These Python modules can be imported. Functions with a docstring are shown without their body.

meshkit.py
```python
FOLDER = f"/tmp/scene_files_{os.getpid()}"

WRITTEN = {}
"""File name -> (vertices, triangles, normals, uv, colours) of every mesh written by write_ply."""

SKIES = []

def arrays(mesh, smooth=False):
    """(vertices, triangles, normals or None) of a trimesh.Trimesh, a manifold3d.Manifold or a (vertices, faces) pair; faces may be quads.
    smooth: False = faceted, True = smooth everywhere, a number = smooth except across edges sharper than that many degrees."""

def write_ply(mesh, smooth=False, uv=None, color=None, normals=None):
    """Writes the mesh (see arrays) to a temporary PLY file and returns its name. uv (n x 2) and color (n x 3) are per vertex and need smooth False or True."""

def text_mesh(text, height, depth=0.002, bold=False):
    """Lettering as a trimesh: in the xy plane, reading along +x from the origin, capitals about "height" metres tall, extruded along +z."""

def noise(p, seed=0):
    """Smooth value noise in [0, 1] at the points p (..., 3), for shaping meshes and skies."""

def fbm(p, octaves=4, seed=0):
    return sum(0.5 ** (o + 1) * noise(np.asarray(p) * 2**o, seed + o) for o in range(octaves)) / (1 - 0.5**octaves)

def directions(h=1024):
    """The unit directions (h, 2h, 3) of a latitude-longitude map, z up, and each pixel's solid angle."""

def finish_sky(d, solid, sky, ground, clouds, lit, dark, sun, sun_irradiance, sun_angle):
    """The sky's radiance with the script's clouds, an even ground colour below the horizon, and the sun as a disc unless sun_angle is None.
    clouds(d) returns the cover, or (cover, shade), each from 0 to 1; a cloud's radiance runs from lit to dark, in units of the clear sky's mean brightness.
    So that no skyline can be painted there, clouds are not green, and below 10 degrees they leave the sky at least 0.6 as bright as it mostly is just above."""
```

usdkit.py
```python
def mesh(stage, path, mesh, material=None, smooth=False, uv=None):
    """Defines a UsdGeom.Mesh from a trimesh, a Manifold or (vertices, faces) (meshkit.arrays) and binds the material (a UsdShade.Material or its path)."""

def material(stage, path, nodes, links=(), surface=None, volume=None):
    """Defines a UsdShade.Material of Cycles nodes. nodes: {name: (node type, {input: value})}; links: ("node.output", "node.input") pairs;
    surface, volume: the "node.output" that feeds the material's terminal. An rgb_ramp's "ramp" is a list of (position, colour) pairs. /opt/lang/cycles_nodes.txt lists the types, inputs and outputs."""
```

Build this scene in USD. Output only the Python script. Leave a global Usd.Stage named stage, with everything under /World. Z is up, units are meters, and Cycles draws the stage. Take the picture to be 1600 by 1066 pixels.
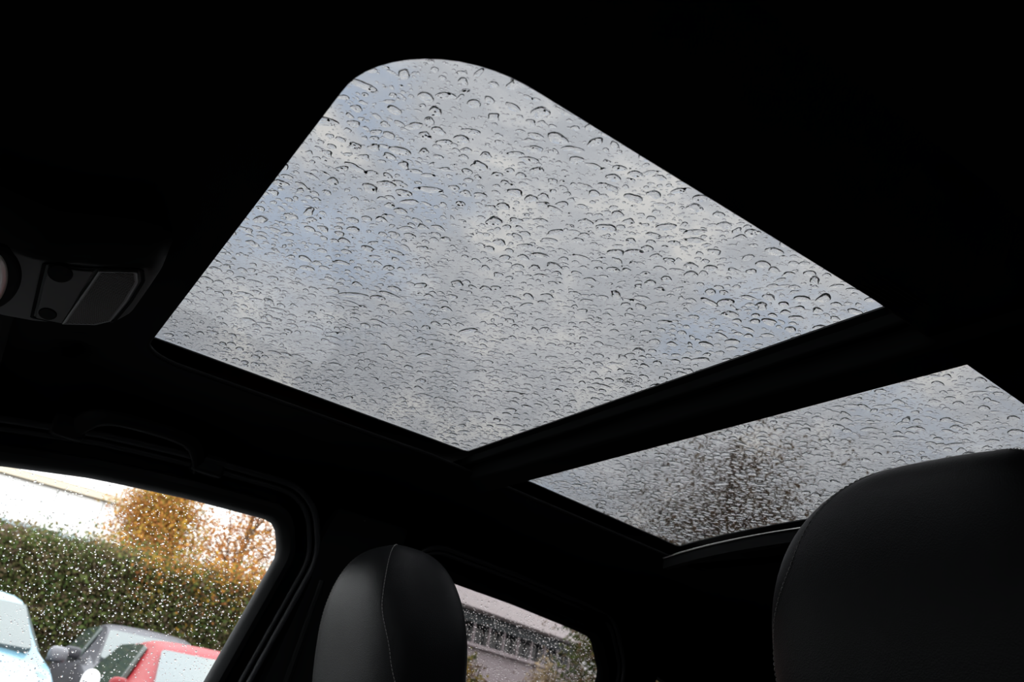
import math, random
import numpy as np, trimesh, manifold3d as m3, usdkit, meshkit
from shapely import geometry as sg, affinity
from pxr import Usd, UsdGeom, UsdLux, UsdShade, Gf, Vt, Sdf

stage = Usd.Stage.CreateInMemory()
UsdGeom.SetStageUpAxis(stage, UsdGeom.Tokens.z)
UsdGeom.SetStageMetersPerUnit(stage, 1.0)
UsdGeom.Xform.Define(stage, '/World')
PI = math.pi
rng = np.random.default_rng(7)
random.seed(7)

# ---------------------------------------------------------------- camera, sky, exposure
EYE = np.array([0.0, 0.68, 1.22])
cam = UsdGeom.Camera.Define(stage, '/World/camera')
cam.AddTransformOp().Set(Gf.Matrix4d(-0.81865575, 0.55042731, 0.16380640, 0, 0.36609020, 0.28042360, 0.88732213, 0,
                                     0.44247115, 0.78637929, -0.43107644, 0, *map(float, EYE), 1))
cam.CreateHorizontalApertureAttr(22.2); cam.CreateVerticalApertureAttr(14.79)
cam.CreateFocalLengthAttr(22.2 * 1315 / 1600)
cam.CreateFStopAttr(7.0); cam.CreateFocusDistanceAttr(0.82)
cam.CreateClippingRangeAttr(Gf.Vec2f(0.01, 500))
cam.CreateExposureAttr(0.0)

# overcast sky: pale cloud with a few thin bluish gaps
sky = UsdLux.DomeLight.Define(stage, '/World/sky')
skym = usdkit.material(stage, '/World/Looks/sky', {
    'tc': ('texture_coordinate', {}),
    'mp': ('mapping', {'scale': (1.0, 1.0, 1.6)}),
    'n1': ('noise_texture', {'scale': 3.1, 'detail': 5.0, 'roughness': 0.55, 'distortion': 0.6}),
    'n2': ('noise_texture', {'scale': 10.0, 'detail': 7.0, 'roughness': 0.62, 'distortion': 0.5}),
    'gap': ('rgb_ramp', {'ramp': [(0.0, (1, 1, 1)), (0.33, (1, 1, 1)), (0.45, (0, 0, 0)), (1.0, (0, 0, 0))]}),
    'cl': ('rgb_ramp', {'ramp': [(0.0, (1.52, 1.58, 1.66)), (0.42, (1.62, 1.68, 1.76)), (0.53, (1.90, 1.93, 1.97)), (0.62, (2.35, 2.32, 2.24)), (1.0, (2.75, 2.65, 2.45))]}),
    'mx': ('mix_color', {'blend_type': 'mix', 'b': (1.30, 1.60, 2.05), 'use_clamp': False, 'use_clamp_result': False}),
    'fac': ('math', {'math_type': 'multiply', 'value2': 0.7}),
    'sx': ('separate_xyz', {}), 'el': ('map_range', {'from_min': 0.0, 'from_max': 1.0, 'to_min': 1.30, 'to_max': 2.15, 'clamp': True}),
    'bg': ('background_shader', {})},
    [('tc.generated', 'mp.vector'), ('mp.vector', 'n1.vector'), ('mp.vector', 'n2.vector'), ('n1.fac', 'gap.fac'), ('n2.fac', 'cl.fac'),
     ('gap.color', 'fac.value1'), ('fac.value', 'mx.fac'), ('cl.color', 'mx.a'), ('mx.result', 'bg.color'),
     ('tc.generated', 'sx.vector'), ('sx.z', 'el.value'), ('el.result', 'bg.strength')], surface='bg.background')
UsdShade.MaterialBindingAPI.Apply(sky.GetPrim()).Bind(skym)

# ---------------------------------------------------------------- helpers
used = {}
def numbered(parent, name):
    k = (str(parent), name); n = used.get(k, 0); used[k] = n + 1
    return name if n == 0 else f'{name}_{n:03d}'
def meta(p, label=None, cat=None, group=None, kind=None):
    for k, v in (('label', label), ('category', cat), ('group', group), ('kind', kind)):
        if v: p.SetCustomDataByKey(k, v)
    return p
def thing(name, label=None, cat=None, loc=(0, 0, 0), rotz=0, group=None, kind=None):
    x = UsdGeom.Xform.Define(stage, '/World/' + numbered('/World', name))
    x.AddTranslateOp().Set(Gf.Vec3d(*map(float, loc)))
    if rotz: x.AddRotateZOp().Set(float(rotz))
    return meta(x.GetPrim(), label, cat, group, kind)
def obj(name, mesh, mat, parent=None, smooth=35, **kw):
    pp = '/World' if parent is None else str(parent.GetPath())
    return meta(usdkit.mesh(stage, pp + '/' + numbered(pp, name), mesh, mat, smooth=smooth).GetPrim(), **kw)
def raw_mesh(path, v, f, n, mat):
    m = UsdGeom.Mesh.Define(stage, path)
    m.CreatePointsAttr(Vt.Vec3fArray.FromNumpy(v.astype(np.float32)))
    m.CreateFaceVertexCountsAttr(Vt.IntArray.FromNumpy(np.full(len(f), 3, np.int32)))
    m.CreateFaceVertexIndicesAttr(Vt.IntArray.FromNumpy(f.astype(np.int32).ravel()))
    m.CreateSubdivisionSchemeAttr('none')
    m.CreateNormalsAttr(Vt.Vec3fArray.FromNumpy(n.astype(np.float32))); m.SetNormalsInterpolation('vertex')
    UsdShade.MaterialBindingAPI.Apply(m.GetPrim()).Bind(mat)
    return m.GetPrim()
def box(x0, x1, y0, y1, z0, z1, r=0.0):
    if r <= 0:
        b = trimesh.creation.box((x1 - x0, y1 - y0, z1 - z0)); b.apply_translation(((x0 + x1) / 2, (y0 + y1) / 2, (z0 + z1) / 2)); return b
    r = min(r, (x1 - x0) / 2.01, (y1 - y0) / 2.01, (z1 - z0) / 2.01)
    s = m3.Manifold.sphere(r, 16)
    return m3.Manifold.batch_hull([s.translate((x, y, z)) for x in (x0 + r, x1 - r) for y in (y0 + r, y1 - r) for z in (z0 + r, z1 - r)])
def tri(m):
    if hasattr(m, 'to_mesh'):
        k = m.to_mesh(); return trimesh.Trimesh(k.vert_properties[:, :3], k.tri_verts, process=False)
    return m
def cat(*ms): return trimesh.util.concatenate([tri(m) for m in ms])
def prism(poly, z0, z1):
    gs = getattr(poly, 'geoms', [poly]); out = []
    for g in gs:
        e = trimesh.creation.extrude_polygon(g, z1 - z0, engine='earcut'); e.apply_translation((0, 0, z0)); out.append(e)
    return cat(*out)
def sbox(x0, x1, y0, y1): return sg.box(x0, y0, x1, y1)
def rrect(x0, x1, y0, y1, radii):
    """rounded rectangle; radii for corners (x0,y0) (x1,y0) (x1,y1) (x0,y1)"""
    pts = []
    for (cx, cy, a0, r) in ((x0, y0, 180, radii[0]), (x1, y0, 270, radii[1]), (x1, y1, 0, radii[2]), (x0, y1, 90, radii[3])):
        ox, oy = (cx + r if cx == x0 else cx - r), (cy + r if cy == y0 else cy - r)
        n = 16 if r > 0.001 else 1
        for t in np.linspace(0, 90, n) if n > 1 else [45]:
            pts.append((ox + r * math.cos(math.radians(a0 + t)), oy + r * math.sin(math.radians(a0 + t))))
    return sg.Polygon(pts)
def tube(path, r, n=8, closed=False):
    """a swept tube along 3-D points; r a number or one per point"""
    P = np.asarray(path, float); N = len(P); R = np.broadcast_to(np.asarray(r, float), (N,))
    T = np.gradient(P, axis=0) if not closed else np.roll(P, -1, 0) - np.roll(P, 1, 0)
    T /= np.linalg.norm(T, axis=1, keepdims=True)
    up = np.array([0, 0, 1.0]) if abs(T[0][2]) < 0.9 else np.array([1.0, 0, 0])
    a = np.cross(T[0], up); a /= np.linalg.norm(a); V = []
    for i in range(N):
        a = a - T[i] * (a @ T[i]); a /= np.linalg.norm(a); b = np.cross(T[i], a)
        for k in range(n):
            t = 2 * PI * k / n; V.append(P[i] + R[i] * (math.cos(t) * a + math.sin(t) * b))
    F = []
    M = N if closed else N - 1
    for i in range(M):
        j = (i + 1) % N
        for k in range(n):
            l = (k + 1) % n
            F += [(i * n + k, i * n + l, j * n + l), (i * n + k, j * n + l, j * n + k)]
    if not closed:
        V += [P[0], P[-1]]; c0, c1 = len(V) - 2, len(V) - 1
        for k in range(n):
            l = (k + 1) % n
            F += [(c0, l, k), (c1, (N - 1) * n + k, (N - 1) * n + l)]
    m = trimesh.Trimesh(np.array(V), np.array(F), process=False); m.fix_normals() if len(F) < 3000 else None
    return m
def loft(rings, closed=True, caps=True):
    """rings: list of equal-length point lists"""
    A = np.array(rings, float); N, K = A.shape[:2]; F = []
    for i in range(N - 1):
        for k in range(K if closed else K - 1):
            l = (k + 1) % K
            F += [(i * K + k, i * K + l, (i + 1) * K + l), (i * K + k, (i + 1) * K + l, (i + 1) * K + k)]
    V = A.reshape(-1, 3)
    if caps:
        V = np.vstack([V, A[0].mean(0), A[-1].mean(0)]); c0, c1 = N * K, N * K + 1
        for k in range(K):
            l = (k + 1) % K
            F += [(c0, l, k), (c1, (N - 1) * K + k, (N - 1) * K + l)]
    m = trimesh.Trimesh(V, np.array(F), process=False); m.fix_normals()
    return m
def moved(m, R=None, t=(0, 0, 0)):
    m = tri(m).copy(); T = np.eye(4)
    if R is not None: T[:3, :3] = R
    T[:3, 3] = t; m.apply_transform(T); return m

# ---------------------------------------------------------------- materials
def pbr(name, col, rough=0.5, metal=0.0, spec=0.5, bump=None, coat=0.0):
    nodes = {'p': ('principled_bsdf', {'base_color': col, 'roughness': rough, 'metallic': metal, 'specular_ior_level': spec, 'coat_weight': coat, 'coat_roughness': 0.05})}
    links = []
    if bump:
        kind, scale, strength, dist = bump
        nodes['t'] = ('texture_coordinate', {})
        nodes['n'] = (('voronoi_texture', {'scale': scale}) if kind == 'v' else ('noise_texture', {'scale': scale, 'detail': 3.0}))
        nodes['b'] = ('bump', {'strength': strength, 'distance': dist})
        links = [('t.object', 'n.vector'), ('n.distance' if kind == 'v' else 'n.fac', 'b.height'), ('b.normal', 'p.normal')]
    return usdkit.material(stage, '/World/Looks/' + name, nodes, links, surface='p.BSDF')
def two_tone(name, c1, c2, scale, rough=0.8, lo=0.4, hi=0.6, bump=0.0, spec=0.3):
    nodes = {'t': ('texture_coordinate', {}), 'n': ('noise_texture', {'scale': scale, 'detail': 5.0, 'roughness': 0.6}),
             'r': ('rgb_ramp', {'ramp': [(0, c1), (lo, c1), (hi, c2), (1, c2)]}),
             'p': ('principled_bsdf', {'roughness': rough, 'specular_ior_level': spec})}
    links = [('t.object', 'n.vector'), ('n.fac', 'r.fac'), ('r.color', 'p.base_color')]
    if bump:
        nodes['b'] = ('bump', {'strength': bump, 'distance': 0.01}); links += [('n.fac', 'b.height'), ('b.normal', 'p.normal')]
    return usdkit.material(stage, '/World/Looks/' + name, nodes, links, surface='p.BSDF')
def pane_mat(name, tint):
    return usdkit.material(stage, '/World/Looks/' + name, {
        'tr': ('transparent_bsdf', {'color': tint}), 'gl': ('glossy_bsdf', {'color': (1, 1, 1), 'roughness': 0.0}),
        'lw': ('layer_weight', {'blend': 0.5}), 'pw': ('math', {'math_type': 'power', 'value2': 4.0}), 'fr': ('math', {'math_type': 'multiply_add', 'value2': 0.55, 'value3': 0.025}), 'mx': ('mix_closure', {})},
        [('lw.facing', 'pw.value1'), ('pw.value', 'fr.value1'), ('fr.value', 'mx.fac'), ('tr.BSDF', 'mx.closure1'), ('gl.BSDF', 'mx.closure2')], surface='mx.closure')
sq = lambda c: tuple(math.sqrt(x) for x in c)
M = {
    'headliner': pbr('headliner_fabric', (0.005, 0.005, 0.0054), 0.95, spec=0.06, bump=('n', 900, 0.4, 0.0005)),
    'plastic': pbr('black_plastic', (0.005, 0.0055, 0.006), 0.5, spec=0.28, bump=('n', 700, 0.25, 0.0004)),
    'plastic_rough': pbr('grained_plastic', (0.006, 0.0065, 0.0065), 0.8, spec=0.12, bump=('n', 700, 0.4, 0.0005)),
    'console': pbr('console_plastic', (0.027, 0.027, 0.026), 0.65, spec=0.2, bump=('n', 900, 0.2, 0.0003)),
    'button': pbr('dark_button', (0.003, 0.003, 0.003), 0.9, spec=0.05),
    'lamp_lens': usdkit.material(stage, '/World/Looks/lamp_lens', {'p': ('principled_bsdf', {'base_color': (0.045, 0.036, 0.031), 'roughness': 0.5, 'specular_ior_level': 0.25})}, surface='p.BSDF'),
    'lens_edge': pbr('lens_edge', (0.09, 0.085, 0.08), 0.5),
    'chrome': pbr('satin_chrome', (0.75, 0.74, 0.70), 0.22, metal=1.0),
    'matt_black': pbr('matt_black_plastic', (0.004, 0.0045, 0.0045), 0.9, spec=0.05),
    'frit': pbr('ceramic_border_black', (0.004, 0.005, 0.005), 0.35, spec=0.3),
    'rubber': pbr('rubber_seal', (0.03, 0.031, 0.034), 0.42, spec=0.5),
    'leather': pbr('black_leather', (0.0032, 0.0034, 0.004), 0.45, spec=0.13, bump=('v', 900, 0.35, 0.0005)),
    'thread': pbr('white_thread', (0.20, 0.19, 0.18), 0.8),
    'roof_glass': pane_mat('tinted_roof_glass', sq((0.153, 0.1545, 0.157))),
    'clear_glass': pane_mat('clear_side_glass', sq((0.93, 0.95, 0.94))),
    'privacy_glass': pane_mat('privacy_side_glass', sq((0.36, 0.345, 0.345))),
    'water': usdkit.material(stage, '/World/Looks/water', {'g': ('glass_bsdf', {'color': (1, 1, 1), 'roughness': 0.0, 'IOR': 1.333})}, surface='g.BSDF'),
    'body_black': pbr('own_car_paint', (0.006, 0.006, 0.0065), 0.6, spec=0.15),
    'asphalt': two_tone('wet_asphalt', (0.05, 0.05, 0.052), (0.085, 0.085, 0.085), 14, 0.35, bump=0.3),
}

# ================================================================ the car's cabin: the setting
def zroof(x): return 1.600 if x > -0.5 else 1.600 - 0.059 * (-0.499 - x)
TILT = math.atan(0.059)
def tilt_down(m):
    """shears the part of a mesh behind x = -0.5 down along the roof's fall"""
    m = tri(m).copy(); v = m.vertices.copy(); v[:, 2] -= 0.059 * np.clip(-0.499 - v[:, 0], 0, None); m.vertices = v; return m
def nose_down(m):
    """the headliner drops towards the windscreen ahead of the glass"""
    m = tri(m).copy(); v = m.vertices.copy(); v[:, 2] -= 0.28 * np.clip(v[:, 0] + 0.02, 0, None); m.vertices = v; return m

# headliner: flat field round the roof opening, sides rolling down to the door rails
HOLE = rrect(-1.04, -0.0865, -0.374, 0.3375, (0.02, 0.05, 0.09, 0.02))
cl = thing('ceiling', label='black fabric headliner around the glass roof', kind='structure')
field = sg.Polygon([(-1.95, -0.47), (0.0, -0.47), (0.14, -0.44), (0.14, 0.44), (0.0, 0.47), (-1.95, 0.47)]).difference(HOLE)
fm = prism(field, 1.570, 1.576)
fm = fm.subdivide_to_size(0.06)
obj('headliner', nose_down(tilt_down(fm)), M['headliner'], cl, smooth=False)
obj('headliner_lip', tilt_down(tube([(x, y, 1.5735) for x, y in [(q.x, q.y) for q in (HOLE.exterior.interpolate(i / 300, normalized=True) for i in range(300))]], 0.0036, 8, closed=True)), M['headliner'], cl, smooth=True)
rim = sbox(-1.12, 0.02, -0.50, 0.50).difference(sbox(-1.06, -0.02, -0.455, 0.455))
obj('roof_well', tilt_down(prism(rim, 1.5765, 1.5965).subdivide_to_size(0.2)), M['plastic_rough'], cl, smooth=False)
WIN_TOP = [(0.40, 1.345), (0.25, 1.395), (0.12, 1.428), (0.0, 1.4465), (-0.11, 1.4625), (-0.245, 1.471), (-0.37, 1.4735), (-0.52, 1.469), (-0.68, 1.459), (-0.82, 1.451), (-0.96, 1.438), (-1.1, 1.42), (-1.4, 1.37), (-1.95, 1.26)]
wx, wz = np.array(WIN_TOP).T
def ztop(x): return float(np.interp(-x, -wx, wz))
for s in (-1, 1):
    rings = []
    for x in np.linspace(0.14, -1.95, 40):
        zt = ztop(x); zc = zroof(x) - 0.030
        pr = [(0.465, zc), (0.505, zc - 0.006), (0.540, zc - 0.022), (0.562, zc - 0.045), (0.580, zt + 0.03), (0.597, zt + 0.012), (0.640, zt + 0.012), (0.640, zt + 0.05), (0.57, zc + 0.02), (0.465, zc + 0.006)]
        rings.append([(x, s * y, z) for y, z in pr])
    obj('headliner_side', loft(rings), M['headliner'], cl, smooth=40)
rings = [[(0.14, s * y, z) for s, y, z in ((-1, .60, ztop(.14)), (-1, .465, 1.57), (1, .465, 1.57), (1, .60, ztop(.14)), (1, .60, ztop(.14) - .02), (1, .465, 1.545), (-1, .465, 1.545), (-1, .60, ztop(.14) - .02))],
         [(0.22, s * y, z) for s, y, z in ((-1, .60, ztop(.22)), (-1, .465, 1.55), (1, .465, 1.55), (1, .60, ztop(.22)), (1, .60, ztop(.22) - .02), (1, .465, 1.52), (-1, .465, 1.52), (-1, .60, ztop(.22) - .02))]]
obj('windscreen_header', loft(rings), M['headliner'], cl, smooth=False)
# outer roof skin beside and ahead of the glass
skin = sg.Polygon([(-1.95, -0.62), (-0.2, -0.66), (0.2, -0.62), (0.2, 0.62), (-0.2, 0.66), (-1.95, 0.62)]).difference(sbox(-1.12, 0.0, -0.49, 0.49))
obj('roof_skin', tilt_down(prism(skin, 1.5985, 1.604).subdivide_to_size(0.25)), M['body_black'], cl, smooth=False)

# side walls: lean inwards towards the roof.  local (x, z, t): t > 0 is towards the cabin
LEAN = 0.28
def wall(m, s):
    """a prism built in (x, z, t) -> the leaning right (s=-1) or left (s=1) side"""
    m = tri(m).copy(); v = m.vertices.copy()
    y = s * (0.600 + (1.46 - v[:, 1]) * LEAN - v[:, 2])
    m.vertices = np.stack([v[:, 0], y, v[:, 1]], 1)
    m.fix_normals(); return m
def top_edge(x0, x1, n=14, d=0.0): return [(x, ztop(x) + d) for x in np.linspace(x0, x1, n)]
front_win = sg.Polygon([(0.46, 1.10), (0.42, 1.22)] + top_edge(0.30, -0.372, 16, -0.005) + [(-0.392, 1.425), (-0.353, 1.22), (-0.335, 1.10)]).buffer(-0.025).buffer(0.025, quad_segs=10)
rear_win = sg.Polygon([(-0.60, 1.10), (-0.61, 1.25)] + top_edge(-0.63, -1.005, 12, -0.005) + [(-1.043, 1.375), (-1.052, 1.22), (-1.04, 1.10)]).buffer(-0.028).buffer(0.028, quad_segs=10)
def outline(d): return sg.Polygon([(0.55, 0.45), (0.55, 1.25)] + top_edge(0.38, -1.9, 30, d) + [(-1.95, 0.45)])
quarter = sg.Polygon([(-1.16, 1.12), (-1.185, 1.392), (-1.24, 1.375), (-1.42, 1.20), (-1.42, 1.12)])
wr = thing('wall_right', label='dark body side with two door windows', kind='structure')
obj('body_side', wall(prism(outline(0.05).difference(front_win.buffer(0.012)).difference(rear_win.buffer(0.012)).difference(quarter), -0.022, -0.004), -1), M['matt_black'], wr, smooth=False)
# door frames and door trims
def ring_part(name, poly, d0, d1, t0, t1, parent, mat):
    """a chamfered moulding that runs round a window opening"""
    N = 160
    def samp(g, lift):
        L = g.exterior; return [(L.interpolate(i / N, normalized=True).x, L.interpolate(i / N, normalized=True).y, lift) for i in range(N)]
    w = d1 - d0
    sec = [(d0, t0), (d0 + 0.02 * w, t0 + 0.35 * (t1 - t0)), (d0 + 0.2 * w, t0 + 0.75 * (t1 - t0)), (d0 + 0.55 * w, t1), (d1 - 0.15 * w, t1 - 0.1 * (t1 - t0)), (d1, t0 + 0.4 * (t1 - t0)), (d1, t0)]
    rs = []
    for d, t in sec:
        rs.append(samp(poly.buffer(d, quad_segs=12), t))
    # align the starts
    A = [np.array(r) for r in rs]; base = A[0]
    for i in range(1, len(A)):
        k = np.argmin(((A[i][:, :2] - A[i - 1][0, :2]) ** 2).sum(1)); A[i] = np.roll(A[i], -k, 0)
    A.append(A[0]); m = loft([a.tolist() for a in A], caps=False)
    return obj(name, wall(m, -1), mat, parent, smooth=40)
def seal_path(poly, d, t, n=200):
    L = poly.buffer(d, quad_segs=14).exterior
    return [(p.x, p.y, t) for p in (L.interpolate(i / n, normalized=True) for i in range(n))]
d1 = thing('door_1', label='front passenger door with dark moulded window frame', kind='structure')
ring_part('window_frame', front_win, 0.000, 0.026, -0.006, 0.016, d1, M['plastic'])
obj('door_trim', wall(prism(sg.Polygon([(0.46, 0.5), (0.46, 1.13), (-0.33, 1.13), (-0.36, 0.5)]), 0.0, 0.05), -1), M['plastic_rough'], d1)
d2 = thing('door_2', label='rear passenger door with dark window frame', kind='structure')
ring_part('window_frame', rear_win, 0.000, 0.022, -0.006, 0.012, d2, M['matt_black'])
obj('door_trim', wall(prism(sg.Polygon([(-0.60, 0.5), (-0.60, 1.13), (-1.08, 1.13), (-1.05, 0.5)]), 0.0, 0.05), -1), M['plastic_rough'], d2)
def seal(poly, d, t, r, x_max=None):
    return wall(tube(seal_path(poly, d, t), r, 8, closed=True), -1)
t1 = thing('trim_1', label='black rubber door seal round the front passenger door opening', kind='structure')
obj('outer_lip', seal(front_win, 0.042, 0.020, 0.0035), M['rubber'], t1, smooth=True)
obj('inner_lip', seal(front_win, 0.052, 0.026, 0.0045), M['rubber'], t1, smooth=True)
t2 = thing('trim_2', label='black rubber door seal round the rear passenger door opening', kind='structure')
obj('outer_lip', seal(rear_win, 0.034, 0.014, 0.003), M['rubber'], t2, smooth=True)
obj('inner_lip', seal(rear_win, 0.042, 0.018, 0.0035), M['rubber'], t2, smooth=True)
# B pillar cover between the door openings
bp = sg.Polygon([(-0.425, 1.10), (-0.452, 1.40), (-0.447, 1.462), (-0.455, 1.50), (-0.565, 1.50), (-0.570, 1.44), (-0.545, 1.10)])
t3 = thing('trim_3', label='black plastic cover of the pillar between the passenger doors', kind='structure')
obj('pillar_cover', wall(prism(bp.buffer(0.006), 0.0, 0.030), -1), M['plastic'], t3)
obj('belt_slider', wall(tube([(-0.462, z, 0.034) for z in np.linspace(1.2, 1.40, 8)], 0.005), -1), M['plastic'], t3)
# the left side beyond the photographer, floor, tail, dash: closed dark shell
wl = obj('wall_left', wall(prism(outline(0.05), -0.10, -0.06), 1), M['plastic_rough'], None, smooth=False, kind='structure', label='dark left body side of the cabin')
obj('floor', box(-1.95, 1.1, -0.86, 0.92, 0.40, 0.45), M['plastic_rough'], None, smooth=False, kind='structure', label='black cabin floor')
obj('wall_back', box(-1.98, -1.94, -0.88, 0.94, 0.40, 1.52), M['plastic_rough'], None, smooth=False, kind='structure', label='black tailgate lining at the rear of the cabin')
obj('wall_front', cat(box(0.70, 1.1, -0.86, 0.92, 0.45, 1.02, 0.05)), M['plastic_rough'], None, kind='structure', label='black dashboard below the windscreen')

def wscreen(f0, f1, w0, w1, t0, t1):
    a, b = np.array([0.225, 1.500]), np.array([0.98, 1.030]); d = b - a; n = np.array([-d[1], d[0]]) / np.linalg.norm(d)
    rs = []
    for f, w in ((f0, w0), (f1, w1)):
        p = a + d * f; lo, hi = p + n * t0, p + n * t1
        rs.append([(lo[0], -w, lo[1]), (lo[0], w, lo[1]), (hi[0], w, hi[1]), (hi[0], -w, hi[1])])
    return loft(rs)
obj('window_4', wscreen(0, 1, 0.60, 0.74, 0, 0.004), M['clear_glass'], None, smooth=False, kind='structure', label='windscreen above the dashboard')
t4 = thing('trim_4', label='black shade band and side pillars of the windscreen', kind='structure')
obj('shade_band', wscreen(0, 0.30, 0.60, 0.642, -0.003, -0.001), M['frit'], t4, smooth=False)
for s in (-1, 1):
    obj('pillar', tube([(0.10, s * 0.585, 1.475), (0.22, s * 0.60, 1.44), (0.55, s * 0.68, 1.235), (0.98, s * 0.78, 0.98)], 0.045, 12), M['plastic_rough'], t4, smooth=True)

# ---------------------------------------------------------------- glass roof panels
g1 = thing('glass_roof_panel', 'large tinted front roof glass covered in raindrops, nearer the windscreen', 'sunroof')
obj('pane', box(-0.596, -0.012, -0.475, 0.475, 1.6000, 1.6040), M['roof_glass'], g1, smooth=False)
fr1 = sbox(-0.594, -0.014, -0.473, 0.473).difference(rrect(-0.5542, -0.050, -0.3775, 0.385, (0.006, 0.014, 0.014, 0.006)))
obj('ceramic_border', prism(fr1, 1.5980, 1.5997), M['frit'], g1, smooth=False, label='black ceramic border of the front glass')
# etched maker's mark near the rear edge of the glass: two rings of dots and strokes
mk = []
for k in range(22):
    a = 2 * PI * k / 22; mk.append(box(-0.5315 + 0.0085 * math.cos(a), -0.5309 + 0.0085 * math.cos(a), 0.016 + 0.0125 * math.sin(a), 0.0166 + 0.0125 * math.sin(a), 1.59935, 1.5998))
for k in range(26):
    mk.append(box(-0.524 - 0.0032 * (k % 5), -0.5232 - 0.0032 * (k % 5), 0.004 + 0.0038 * (k // 5) + 0.0006 * (k % 3), 0.0058 + 0.0038 * (k // 5), 1.59935, 1.5998))
obj('etched_mark', cat(*mk), M['frit'], g1, smooth=False, label='small dotted black mark etched at the rear edge')
g2 = thing('glass_roof_panel', 'smaller tinted rear roof glass covered in raindrops, behind the cross bar', 'sunroof')
obj('pane', tilt_down(box(-1.09, -0.604, -0.475, 0.475, 1.6000, 1.6040)), M['roof_glass'], g2, smooth=False)
bow = [(-0.984 + 0.040 * (1 - (y / 0.378) ** 2), y) for y in np.linspace(-0.3785, 0.385, 24)]
fr2 = sbox(-1.088, -0.606, -0.473, 0.473).difference(sg.Polygon([(-0.626, 0.385), (-0.626, -0.3785)] + bow).buffer(-0.004).buffer(0.004))
obj('ceramic_border', tilt_down(prism(fr2, 1.5980, 1.5997)), M['frit'], g2, smooth=False, label='black ceramic border of the rear glass')
cb = thing('roof_cross_bar', 'black cross bar between the two roof glass panels', 'roof bar')
obj('bar', tilt_down(box(-0.6085, -0.567, -0.46, 0.46, 1.5600, 1.5975, 0.006)), M['matt_black'], cb)
obj('seal', tilt_down(box(-0.566, -0.5575, -0.46, 0.46, 1.584, 1.5975, 0.003)), M['matt_black'], cb)
# roller blind bar at the rear edge of the rear glass
def bow_bar(z0, z1, t, off=0.0):
    rs = []
    for y in np.linspace(-0.366, 0.366, 40):
        x = -0.884 - 0.056 * (abs(y) / 0.358) ** 2 + off
        rs.append([(x, y, z0), (x - t, y, z0), (x - t, y, z1), (x, y, z1)])
    return loft(rs)
rb = thing('blind_bar', 'bowed black roller blind bar with thin bright strip behind the rear roof glass', 'sunroof blind')
obj('bar', bow_bar(1.522, 1.5375, 0.012), M['plastic_rough'], rb)
obj('bright_strip', tube([(-0.8832 - 0.056 * (abs(y) / 0.358) ** 2, y, 1.5388) for y in np.linspace(-0.366, 0.366, 60)], 0.0012, 8), M['chrome'], rb, smooth=True, label='thin bright metal strip')

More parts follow.
